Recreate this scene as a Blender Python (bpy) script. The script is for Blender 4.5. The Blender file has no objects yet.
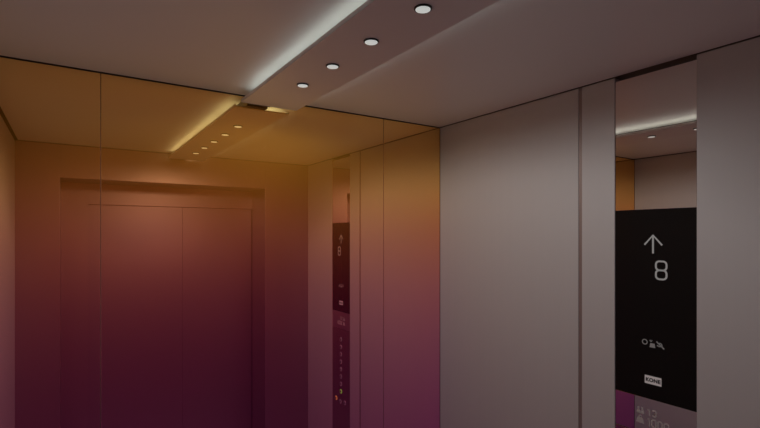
import bpy, bmesh, math

C = bpy.context.scene.collection
sc = bpy.context.scene

# ---------------------------------------------------------------- cabin sizes (metres)
W, D, H = 1.621, 1.40, 2.40          # inner width, depth, ceiling height
CAM = (0.2234, -0.2263, 1.9185)

# ---------------------------------------------------------------- materials
def new_mat(name):
    m = bpy.data.materials.new(name); m.use_nodes = True
    nt = m.node_tree
    return m, nt, nt.nodes['Principled BSDF']

def simple(name, col, rough=.5, metal=0., spec=.5, emit=None, estr=0., coat=0., noise=0., nscale=(8, 8, 8), bump=0.):
    m, nt, b = new_mat(name)
    b.inputs['Base Color'].default_value = (*col, 1)
    b.inputs['Roughness'].default_value = rough
    b.inputs['Metallic'].default_value = metal
    b.inputs['Specular IOR Level'].default_value = spec
    b.inputs['Coat Weight'].default_value = coat
    if emit:
        b.inputs['Emission Color'].default_value = (*emit, 1)
        b.inputs['Emission Strength'].default_value = estr
    if noise or bump:
        g = nt.nodes.new('ShaderNodeNewGeometry')
        mp = nt.nodes.new('ShaderNodeMapping'); mp.inputs['Scale'].default_value = nscale
        n = nt.nodes.new('ShaderNodeTexNoise'); n.inputs['Scale'].default_value = 1.; n.inputs['Detail'].default_value = 4
        nt.links.new(g.outputs['Position'], mp.inputs['Vector']); nt.links.new(mp.outputs[0], n.inputs['Vector'])
        if noise:
            r = nt.nodes.new('ShaderNodeMapRange')
            r.inputs['To Min'].default_value = 1 - noise; r.inputs['To Max'].default_value = 1 + noise
            mul = nt.nodes.new('ShaderNodeVectorMath'); mul.operation = 'SCALE'
            mul.inputs[0].default_value = col
            nt.links.new(n.outputs['Fac'], r.inputs['Value']); nt.links.new(r.outputs[0], mul.inputs['Scale'])
            nt.links.new(mul.outputs[0], b.inputs['Base Color'])
        if bump:
            bp = nt.nodes.new('ShaderNodeBump'); bp.inputs['Strength'].default_value = bump; bp.inputs['Distance'].default_value = .001
            nt.links.new(n.outputs['Fac'], bp.inputs['Height']); nt.links.new(bp.outputs[0], b.inputs['Normal'])
    return m

M = {}
M['wall'] = simple('warm_grey_panel', (.575, .55, .545), rough=.42, spec=.35, noise=.02, nscale=(40, 40, .6))
M['ceiling'] = simple('pale_grey_ceiling', (.88, .885, .87), rough=.38, spec=.45, noise=.015, nscale=(2, 2, 2))
M['plate'] = simple('light_bar_paint', (.86, .84, .82), rough=.45, spec=.35)
M['spine'] = simple('bar_profile', (.12, .11, .10), rough=.5)
M['dark'] = simple('shadow_gap_lining', (.22, .17, .155), rough=.8, spec=.1)
M['groove'] = simple('groove_strip', (.30, .235, .22), rough=.45, metal=.3)
M['front'] = simple('brushed_steel_front', (.45, .35, .40), rough=.46, metal=1., noise=.02, nscale=(1, 1, 60))
M['doorm'] = simple('brushed_steel_door', (.43, .335, .39), rough=.46, metal=1., noise=.02, nscale=(60, 60, 1))
M['floor'] = simple('stone_floor', (.80, .80, .78), rough=.5, noise=.08, nscale=(30, 30, 30))
M['polish'] = simple('polished_steel', (.74, .66, .62), rough=.0, metal=1.)
M['label'] = simple('satin_polished_steel', (.97, .95, .95), rough=.0, metal=1.)
M['glassblack'] = simple('black_display_glass', (.013, .0105, .0100), rough=.12, spec=.08)
M['glyph'] = simple('lit_glyph', (.18, .17, .165), rough=.5, emit=(1, .97, .95), estr=.13)
M['glyphdim'] = simple('printed_icon', (.20, .19, .185), rough=.5, emit=(1, .97, .95), estr=.05)
M['logobox'] = simple('logo_white', (.62, .58, .57), rough=.5, emit=(1, .95, .93), estr=.10)
M['engrave'] = simple('engraved_marking', (.52, .48, .475), rough=.5)
M['button'] = simple('button_steel', (.7, .66, .66), rough=.25, metal=1.)
M['halo'] = simple('button_ring', (.4, .36, .37), rough=.4, emit=(1, .8, .9), estr=.03)
M['green'] = simple('green_button_ring', (.1, .5, .05), rough=.4, emit=(.35, 1, .1), estr=.4)
M['amber'] = simple('amber_button_ring', (.5, .3, .05), rough=.4, emit=(1, .6, .1), estr=.3)
M['bezel'] = simple('downlight_rim', (.03, .028, .027), rough=.4)
M['lens'] = simple('downlight_lens', (.7, .7, .7), rough=.4, emit=(.93, 1., .96), estr=.46)
M['led'] = simple('led_strip', (.8, .8, .8), rough=.5, emit=(.93, 1., .94), estr=2.3)

# tinted mirror glass with a printed colour gradient (amber above, magenta below): colour depends on height only
def mirror_mat():
    m = bpy.data.materials.new('gradient_mirror_glass'); m.use_nodes = True
    nt = m.node_tree; nt.nodes.clear()
    out = nt.nodes.new('ShaderNodeOutputMaterial')
    g = nt.nodes.new('ShaderNodeNewGeometry'); s = nt.nodes.new('ShaderNodeSeparateXYZ')
    nt.links.new(g.outputs['Position'], s.inputs[0])
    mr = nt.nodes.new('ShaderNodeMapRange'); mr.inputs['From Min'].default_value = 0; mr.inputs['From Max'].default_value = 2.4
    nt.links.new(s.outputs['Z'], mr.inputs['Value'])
    def ramp(stops):
        r = nt.nodes.new('ShaderNodeValToRGB'); r.color_ramp.interpolation = 'B_SPLINE'
        e = r.color_ramp.elements
        e[0].position = stops[0][0] / 2.4; e[0].color = (*stops[0][1], 1)
        e[1].position = stops[-1][0] / 2.4; e[1].color = (*stops[-1][1], 1)
        for z, c in stops[1:-1]:
            k = e.new(z / 2.4); k.color = (*c, 1)
        nt.links.new(mr.outputs[0], r.inputs[0]); return r
    T = ramp(TINT); P = ramp(PRINT)
    gl = nt.nodes.new('ShaderNodeBsdfGlossy'); gl.inputs['Roughness'].default_value = 0.0
    df = nt.nodes.new('ShaderNodeBsdfDiffuse')
    mx = nt.nodes.new('ShaderNodeAddShader')
    nt.links.new(T.outputs[0], gl.inputs['Color']); nt.links.new(P.outputs[0], df.inputs['Color'])
    nt.links.new(gl.outputs[0], mx.inputs[0]); nt.links.new(df.outputs[0], mx.inputs[1])
    nt.links.new(mx.outputs[0], out.inputs['Surface'])
    return m
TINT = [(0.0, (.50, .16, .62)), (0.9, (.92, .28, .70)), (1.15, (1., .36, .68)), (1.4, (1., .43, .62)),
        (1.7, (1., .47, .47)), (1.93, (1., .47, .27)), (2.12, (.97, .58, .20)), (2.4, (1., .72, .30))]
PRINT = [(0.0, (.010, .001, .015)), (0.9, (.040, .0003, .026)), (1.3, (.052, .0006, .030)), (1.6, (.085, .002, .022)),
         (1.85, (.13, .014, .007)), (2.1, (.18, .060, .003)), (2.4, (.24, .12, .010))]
M['mirror'] = mirror_mat()

# ---------------------------------------------------------------- mesh helpers
def link(o, parent=None):
    C.objects.link(o)
    if parent: o.parent = parent
    return o

def obj(name, bm, m, parent=None, smooth=False):
    me = bpy.data.meshes.new(name)
    bmesh.ops.recalc_face_normals(bm, faces=bm.faces)
    bm.to_mesh(me); bm.free()
    me.materials.append(M[m] if isinstance(m, str) else m)
    if smooth:
        for p in me.polygons: p.use_smooth = True
    return link(bpy.data.objects.new(name, me), parent)

def box_bm(lo, hi, bev=0., bm=None):
    b = bmesh.new()
    bmesh.ops.create_cube(b, size=1)
    for v in b.verts:
        v.co = [(lo[i] + hi[i]) / 2 + v.co[i] * (hi[i] - lo[i]) for i in range(3)]
    if bev:
        bmesh.ops.bevel(b, geom=b.edges[:], offset=bev, segments=2, affect='EDGES', profile=.5)
    if bm is None: return b
    tmp = bpy.data.meshes.new('t'); b.to_mesh(tmp); b.free(); bm.from_mesh(tmp); bpy.data.meshes.remove(tmp)
    return bm

def lathe_bm(profile, centre, axis='z', n=40):
    """profile: list of (radius, along-axis offset)"""
    b = bmesh.new(); rings = []
    def place(r, a, h):
        c, s = r * math.cos(a), r * math.sin(a)
        if axis == 'z': return (centre[0] + c, centre[1] + s, centre[2] + h)
        return (centre[0] + h, centre[1] + c, centre[2] + s)
    for r, h in profile:
        if r == 0: rings.append([b.verts.new(place(0, 0, h))])
        else: rings.append([b.verts.new(place(r, 2 * math.pi * k / n, h)) for k in range(n)])
    for A, B in zip(rings, rings[1:]):
        for k in range(n):
            k2 = (k + 1) % n
            if len(A) == 1 and len(B) == 1: continue
            if len(A) == 1: b.faces.new((A[0], B[k], B[k2]))
            elif len(B) == 1: b.faces.new((A[k], A[k2], B[0]))
            else: b.faces.new((A[k], A[k2], B[k2], B[k]))
    return b

# strokes on the right wall: points are (y, z), drawn as a raised bar of width w standing at x = X
def stroke_bm(pts, w, X, t=.0006, closed=False, bm=None):
    bm = bm or bmesh.new()
    n = len(pts); L, R = [], []
    for i in range(n):
        if closed: a, b = pts[i - 1], pts[(i + 1) % n]
        else: a, b = pts[max(i - 1, 0)], pts[min(i + 1, n - 1)]
        dx, dz = b[0] - a[0], b[1] - a[1]; d = math.hypot(dx, dz) or 1
        nx, nz = -dz / d * w / 2, dx / d * w / 2
        L.append((pts[i][0] + nx, pts[i][1] + nz)); R.append((pts[i][0] - nx, pts[i][1] - nz))
    vs = [[bm.verts.new((x, p[0], p[1])) for p in S] for S in (L, R) for x in (X - t, X)]
    lf, lb, rf, rb = vs
    for i in range(n if closed else n - 1):
        j = (i + 1) % n
        bm.faces.new((lf[i], lf[j], rf[j], rf[i])); bm.faces.new((lf[i], lf[j], lb[j], lb[i])); bm.faces.new((rf[i], rf[j], rb[j], rb[i]))
    if not closed:
        for i in (0, n - 1): bm.faces.new((lf[i], rf[i], rb[i], lb[i]))
    return bm

def arc(cy, cz, r, a0, a1, n=10, ry=None):
    return [(cy + (ry or r) * math.cos(math.radians(a0 + (a1 - a0) * k / n)), cz + r * math.sin(math.radians(a0 + (a1 - a0) * k / n))) for k in range(n + 1)]

def rrect(y0, y1, z0, z1, r):
    return (arc(y1 - r, z1 - r, r, 0, 90, 6) + arc(y0 + r, z1 - r, r, 90, 180, 6) + arc(y0 + r, z0 + r, r, 180, 270, 6) + arc(y1 - r, z0 + r, r, 270, 360, 6))

def poly_bm(pts, X, t=.0006, bm=None):
    bm = bm or bmesh.new()
    f = [bm.verts.new((X - t, *p)) for p in pts]; b = [bm.verts.new((X, *p)) for p in pts]
    bm.faces.new(f)
    for i in range(len(pts)): bm.faces.new((f[i], f[i - 1], b[i - 1], b[i]))
    return bm

def text_obj(name, s, m, y, z, height, X, parent, bold=0., xs=1., space=1.):
    """lettering on the right wall read from inside the cabin; (y, z) is the start of the baseline, cap height given"""
    cu = bpy.data.curves.new(name, 'FONT'); cu.body = s; cu.size = height / .70; cu.extrude = .0003; cu.offset = bold
    cu.space_character = space
    o = bpy.data.objects.new('tmp', cu); C.objects.link(o)
    dg = bpy.context.evaluated_depsgraph_get()
    me = bpy.data.meshes.new_from_object(o.evaluated_get(dg))
    bpy.data.objects.remove(o); bpy.data.curves.remove(cu)
    for v in me.vertices:
        a, b, c = v.co; v.co = (X - c, y - a * xs, z + b)
    me.materials.clear(); me.materials.append(M[m]); me.name = name
    return link(bpy.data.objects.new(name, me), parent)

def structure(o, label=None):
    o['kind'] = 'structure'
    if label: o['label'] = label
    return o
def thing(name, label, cat, loc=(0, 0, 0), group=None):
    o = bpy.data.objects.new(name, None); o.empty_display_size = .05
    o.location = loc; C.objects.link(o)
    return tag(o, label, cat, group)
def tag(o, label, cat, group=None):
    o['label'] = label; o['category'] = cat; o['kind'] = 'thing'
    if group: o['group'] = group
    return o
def reparent(o, t):
    """child keeps its world place under an Empty that is not at the origin"""
    o.parent = t; o.matrix_parent_inverse.identity()
    o.location = [-c for c in t.location]

# ---------------------------------------------------------------- setting
structure(obj('floor', box_bm((-.05, -.32, -.05), (W + .08, D + .06, 0)), 'floor'), 'grey speckled stone floor of the lift car')
wr = structure(obj('wall_right', box_bm((W + .03, -.32, 0), (W + .08, D + .06, 2.48)), 'dark'), 'warm grey panelled side wall that carries the control panel')
wl = structure(obj('wall_left', box_bm((-.08, -.32, 0), (-.03, D + .06, 2.48)), 'dark'), 'warm grey panelled side wall seen only in the mirror')
wb = structure(obj('wall_back', box_bm((-.03, D + .012, 0), (W + .03, D + .06, 2.48)), 'dark'), 'dark rear wall behind the tinted mirror')
structure(obj('ceiling', box_bm((.012, .006, H), (W - .003, D - .004, H + .015), .0015), 'ceiling'), 'pale grey flat ceiling panel of the lift car')
structure(obj('trim_1', box_bm((-.03, -.32, 2.45), (W + .03, D + .012, 2.48)), 'dark'), 'dark car roof above the ceiling panel')

GY = .703    # groove centre along the side walls
CY0, CY1 = .3605, .5850    # control panel column
ZT = 2.398
for (y0, y1) in ((.0005, CY0 - .0008), (CY1 + .0008, GY - .0065), (GY + .0065, D - .001)):
    obj('wall_panel', box_bm((W, y0, .10), (W + .03, y1, ZT), .0012), 'wall', wr)
for (y0, y1) in ((.0005, GY - .0065), (GY + .0065, D - .001)):
    obj('wall_panel', box_bm((-.03, y0, .10), (0, y1, ZT), .0012), 'wall', wl)
g1 = structure(obj('trim_2', box_bm((W + .002, GY - .0065, .10), (W + .03, GY + .0065, ZT)), 'groove'), 'thin brownish vertical joint strip in the grey side wall')
g2 = structure(obj('trim_3', box_bm((-.03, GY - .0065, .10), (-.002, GY + .0065, ZT)), 'groove'), 'thin brownish vertical joint strip in the opposite side wall')
structure(obj('baseboard_right', box_bm((W + .01, .0005, 0), (W + .03, D, .098)), 'front'), 'steel skirting under the panelled wall')
structure(obj('baseboard_left', box_bm((-.03, .0005, 0), (-.01, D, .098)), 'front'), 'steel skirting of the opposite wall')
structure(obj('baseboard_back', box_bm((0, D, 0), (W, D + .012, .098)), 'front'), 'steel skirting under the tinted mirror')

# front of the car: return panels, header over the entrance, entrance depth and closed landing doors
RX0, RX1 = .19, 1.312
wf = structure(obj('wall_front', box_bm((RX1, -.26, 0), (W + .03, 0, ZT), .001), 'front'), 'brushed steel front wall around the lift entrance')
obj('return_panel', box_bm((-.03, -.26, 0), (RX0, 0, ZT), .001), 'front', wf)
obj('header_panel', box_bm((RX0, -.26, 2.222), (RX1, 0, ZT), .001), 'front', wf)
DX0, DZ = .3244, 2.0985
fr = structure(obj('trim_4', box_bm((RX0, -.30, 0), (DX0, -.26, 2.222), .0008), 'front'), 'steel frame around the landing doors')
obj('frame_head', box_bm((DX0, -.30, DZ), (RX1, -.26, 2.222), .0008), 'front', fr)
dr = structure(obj('door_1', box_bm((DX0, -.30, .01), ((.851 - .0002), -.272, DZ - .0004), .001), 'doorm'), 'closed two-leaf steel lift door seen in the mirror')
obj('door_leaf', box_bm((.851 + .0002, -.30, .01), (RX1, -.272, DZ - .0004), .001), 'doorm', dr)
structure(obj('wall_landing', box_bm((-.03, -.32, 0), (W + .03, -.301, 2.48)), 'dark'))

# ---------------------------------------------------------------- tinted mirror, three sheets of glass
S1, S2 = .3054, 1.3156
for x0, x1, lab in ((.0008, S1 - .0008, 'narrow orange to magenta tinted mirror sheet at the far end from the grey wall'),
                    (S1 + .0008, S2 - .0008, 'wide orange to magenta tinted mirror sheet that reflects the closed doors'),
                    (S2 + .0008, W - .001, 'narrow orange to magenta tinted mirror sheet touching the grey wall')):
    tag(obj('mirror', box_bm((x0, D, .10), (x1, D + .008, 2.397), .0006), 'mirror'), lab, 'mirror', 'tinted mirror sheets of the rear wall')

M['seal'] = simple('clear_grey_sealant', (.15, .075, .065), rough=.6, spec=.1)
for n, x in ((5, S1), (6, S2)):
    structure(obj('trim_%d' % n, box_bm((x - .0008, D + .0010, .10), (x + .0009, D + .010, 2.397)), 'seal'), 'thin vertical sealed joint between two tinted mirror sheets')

# ---------------------------------------------------------------- ceiling light bar
BL, BR, BY0, BY1, BZ = .713, .913, .0335, 1.3665, 2.3663
bar = thing('ceiling_light', 'long flat grey light bar running across the ceiling to the mirror, glowing along its edges', 'light fixture', ((BL + BR) / 2, .7, BZ))
def bpart(*a, **k):
    o = obj(*a, **k); reparent(o, bar); return o
pl = box_bm((BL, BY0, BZ), (BR, BY1, BZ + .004), .0008)
for x0 in (BL, BR - .002): box_bm((x0, BY0, BZ + .002), (x0 + .002, BY1, BZ + .011), .0004, pl)
bpart('cover_plate', pl, 'plate')
bpart('mounting_profile', box_bm((.747, .012, BZ + .004), (.822, 1.390, H), .001), 'spine')
for x0, x1, zt in ((.733, .736, .0100), (.890, .893, .0150)):
    s = bpart('led_strip', box_bm((x0, BY0 + .05, BZ + .0042), (x1, BY1 - .06, BZ + zt)), 'led')
    s['label'] = 'glowing white strip of light'

# five little downlights set into the bar
SX, SY0, SP = (BL + BR) / 2 - .004, D - .3215, .1908
labs = ['round white downlight nearest the mirror, at the far end of the ceiling light bar',
        'round white downlight second from the mirror along the ceiling light bar',
        'round white downlight third from the mirror, in the middle of the light bar',
        'round white downlight fourth from the mirror, brightest one at the top edge of the photo',
        'round white downlight furthest from the mirror, seen only as the last small reflection']
proto = thing('downlight', labs[0], 'downlight', (SX, SY0, BZ), 'downlights in the ceiling light bar')
rim = obj('rim', lathe_bm([(0, .001), (.0175, .001), (.0178, -.0020), (.0168, -.0034), (.0150, -.0034), (.0150, -.0020), (0, -.0020)], (0, 0, 0)), 'bezel', proto)
len_ = obj('lens', lathe_bm([(.0149, -.0025), (.0147, -.0040), (.0130, -.0048), (.006, -.0053), (0, -.0054)], (0, 0, 0)), 'lens', proto, True)
ld = bpy.data.lights.new('downlight_beam', 'SPOT'); ld.energy = 1.98; ld.spot_size = math.radians(179.5); ld.spot_blend = .3
ld.shadow_soft_size = 0; ld.color = (1., .985, .965)
for k in range(5):
    if k == 0: r = proto
    else:
        r = proto.copy(); C.objects.link(r); r['label'] = labs[k]
        for ch in (rim, len_):
            c = ch.copy(); C.objects.link(c); c.parent = r
    r.location = (SX, SY0 - k * SP, BZ)
    # the two lamps next to the entrance are tipped a little towards the rear wall, away from the doors
    tip = (0, 0, 0, 9, 16)[k]
    l = ld.copy() if tip else ld
    if tip: l.spot_size = math.radians(179 - 2 * tip)
    lo = bpy.data.objects.new('lamp', l); C.objects.link(lo); lo.parent = r; lo.location = (0, 0, -.014)
    lo.rotation_euler.x = math.radians(tip)

# ---------------------------------------------------------------- car operating panel
XP = W + .003
cop = thing('control_panel', 'tall lift control panel with black display, mirrored top and steel base in the grey wall', 'control panel', (XP, (CY0 + CY1) / 2, .10))
def part(name, bm, m, parent=None, smooth=False, label=None):
    o = obj(name, bm, m, None, smooth)
    if parent is None: reparent(o, cop)
    else: o.parent = parent
    if label: o['label'] = label
    return o
ZD0, ZD1, ZL = 1.4448, 1.9910, 1.3400
part('upper_plate', box_bm((XP, CY0, ZD1 + .0006), (XP + .02, CY1, 2.386), .0006), 'polish', label='mirror polished steel plate above the display')
disp = part('display', box_bm((XP, CY0, ZD0 + .0006), (XP + .02, CY1, ZD1), .0004), 'glassblack', label='black glass display')
lab = part('rating_plate', box_bm((XP, CY0, ZL + .0010), (XP + .02, CY1, ZD0 - .0002), .0005), 'label', label='steel plate marked 13 and 1000')
btn = part('button_plate', box_bm((XP, CY0, .105), (XP + .02, CY1, ZL - .0010), .0005), 'polish', label='polished steel plate with the floor buttons')
part('backing', box_bm((XP + .02, CY0 + .002, .10), (W + .029, CY1 - .002, 2.386)), 'dark')
# display contents
a = stroke_bm([(.4735, 1.9150), (.4735, 1.8647)], .0050, XP)
stroke_bm([(.4975, 1.8893), (.4735, 1.9170), (.4487, 1.8886)], .0048, XP, bm=a)
part('arrow', a, 'glyph', disp, label='white arrow pointing up')
e = stroke_bm(rrect(.4368, .4655, 1.8175, 1.8430, .0095), .0050, XP, closed=True)
stroke_bm(rrect(.4368, .4655, 1.7922, 1.8175, .0095), .0050, XP, closed=True, bm=e)
part('floor_number', e, 'glyph', disp, label='white digit 8')
part('icon', stroke_bm(arc(.4966, 1.6075, .0068, 0, 345, 23), .0026, XP, closed=True), 'glyphdim', disp, label='small ring icon')
i2 = poly_bm([(.4830, 1.5945), (.4672, 1.5945), (.4690, 1.6065), (.4810, 1.6065)], XP)
stroke_bm([(.4825, 1.6150), (.4790, 1.6110), (.4760, 1.6150)], .0030, XP, bm=i2)
part('icon', i2, 'glyphdim', disp, label='small weight icon')
i3 = stroke_bm([(.4640, 1.6140), (.4430, 1.5960)], .0034, XP)
stroke_bm([(.4625, 1.6030), (.4540, 1.6010), (.4490, 1.6060)], .0030, XP, bm=i3)
stroke_bm([(.4560, 1.6110), (.4500, 1.6090), (.4480, 1.6000)], .0026, XP, bm=i3)
part('icon', i3, 'glyphdim', disp, label='small crossed-out icon')
part('logo', poly_bm([(.4966, 1.4885), (.4504, 1.4885), (.4504, 1.5120), (.4966, 1.5120)], XP), 'logobox', disp, label='white rectangle with four dark letters')
M['ink'] = simple('logo_ink', (.010, .008, .008), rough=.5)
text_obj('logo_lettering', 'KONE', 'ink', .4940, 1.4955, .0100, XP - .0007, disp, bold=.0007, xs=1.0, space=1.08)
# rating plate contents
def digits(spec, z0, h, w):
    """bold stroke digits; spec: (digit, y of its left edge, width)"""
    bm = None
    for d, y, wd in spec:
        z1 = z0 + h; e = w / 2
        if d == '1':
            bm = stroke_bm([(y - wd * .62, z0), (y - wd * .62, z1 - e)], w, XP, bm=bm)
            bm = stroke_bm([(y - wd * .62, z1 - e), (y, z1 - e - .003)], w, XP, bm=bm)
        elif d == '0':
            bm = stroke_bm(rrect(y - wd + e, y - e, z0 + e, z1 - e, .0045), w, XP, closed=True, bm=bm)
        elif d == '3':
            q = (h - w) / 4; c = y - e - wd * .42; ry = wd * .45
            up = [(2 * c - a, b) for a, b in arc(c, z1 - e - q, q, 140, -90, 12, ry)]
            dn = [(2 * c - a, b) for a, b in arc(c, z0 + e + q, q, 90, -140, 12, ry)]
            bm = stroke_bm(up, w, XP, bm=bm); bm = stroke_bm(dn, w, XP, bm=bm)
    return bm
part('rating_text', digits([('1', .4882, .0080), ('3', .4785, .0140)], 1.3955, .0205, .0036), 'engrave', lab, label='number 13')
part('rating_text', digits([('1', .4882, .0080), ('0', .4785, .0150), ('0', .4615, .0150), ('0', .4445, .0150)], 1.3650, .0245, .0038), 'engrave', lab, label='number 1000')
def person(y, z, s, bm=None):
    bm = poly_bm(arc(y, z + s * .82, s * .17, 0, 330, 11), XP, bm=bm)
    poly_bm([(y - s * .30, z), (y + s * .30, z), (y + s * .26, z + s * .40), (y + s * .12, z + s * .58), (y - s * .12, z + s * .58), (y - s * .26, z + s * .40)], XP, bm=bm)
    return bm
pi = person(.5150, 1.3958, .0190); person(.5035, 1.3958, .0190, pi)
part('persons_icon', pi, 'engrave', lab)
wi = poly_bm([(.5215, 1.3680), (.4980, 1.3680), (.5015, 1.3830), (.5180, 1.3830)], XP)
stroke_bm(arc(.5097, 1.3860, .0032, -60, 240, 12), .0022, XP, bm=wi)
part('weight_icon', wi, 'engrave', lab)
# buttons: a column of floor buttons and the three service buttons below
def button(y, z, ring):
    b = part('button', lathe_bm([(.0085, .0005), (.0085, -.0022), (.0075, -.0030), (0, -.0031)], (XP, y, z), 'x', 28), 'button', btn)
    return b
def ring(y, z, m, label):
    r = part('button_ring', lathe_bm([(.0128, .0005), (.0128, -.0012), (.0118, -.0018), (.0096, -.0018), (.0088, -.0006), (.0086, .0005)], (XP, y, z), 'x', 28), m, btn, label=label)
for k in range(8):
    z = 1.2753 - k * .0455
    button(.4715, z, 0); ring(.4715, z, 'green' if k == 7 else 'halo', 'green lit ring around the lowest floor button' if k == 7 else None)
for y, z, m in ((.5200, .900, 'halo'), (.4650, .893, 'halo'), (.4100, .900, 'amber')):
    button(y, z, 0); ring(y, z, m, 'amber ring around a service button' if m == 'amber' else None)

# ---------------------------------------------------------------- camera
cam = bpy.data.cameras.new('camera'); co = bpy.data.objects.new('camera', cam); C.objects.link(co)
cam.sensor_fit = 'HORIZONTAL'; cam.sensor_width = 36; cam.lens = 472.9 * 36 / 760
cam.shift_y = (234.7 - 214) / 760
cam.clip_start = .01
co.location = CAM
co.rotation_euler = (math.pi / 2, 0, -.5838)
sc.camera = co

# ---------------------------------------------------------------- world and colour
w = bpy.data.worlds.new('world'); w.use_nodes = True
w.node_tree.nodes['Background'].inputs['Color'].default_value = (0, 0, 0, 1)
sc.world = w
sc.view_settings.view_transform = 'Standard'
sc.view_settings.look = 'None'
sc.view_settings.gamma = 1
sc.view_settings.use_curve_mapping = False
sc.view_settings.exposure = 0
cy = sc.cycles
cy.max_bounces = 16; cy.glossy_bounces = 12; cy.diffuse_bounces = 8
cy.sample_clamp_indirect = 6
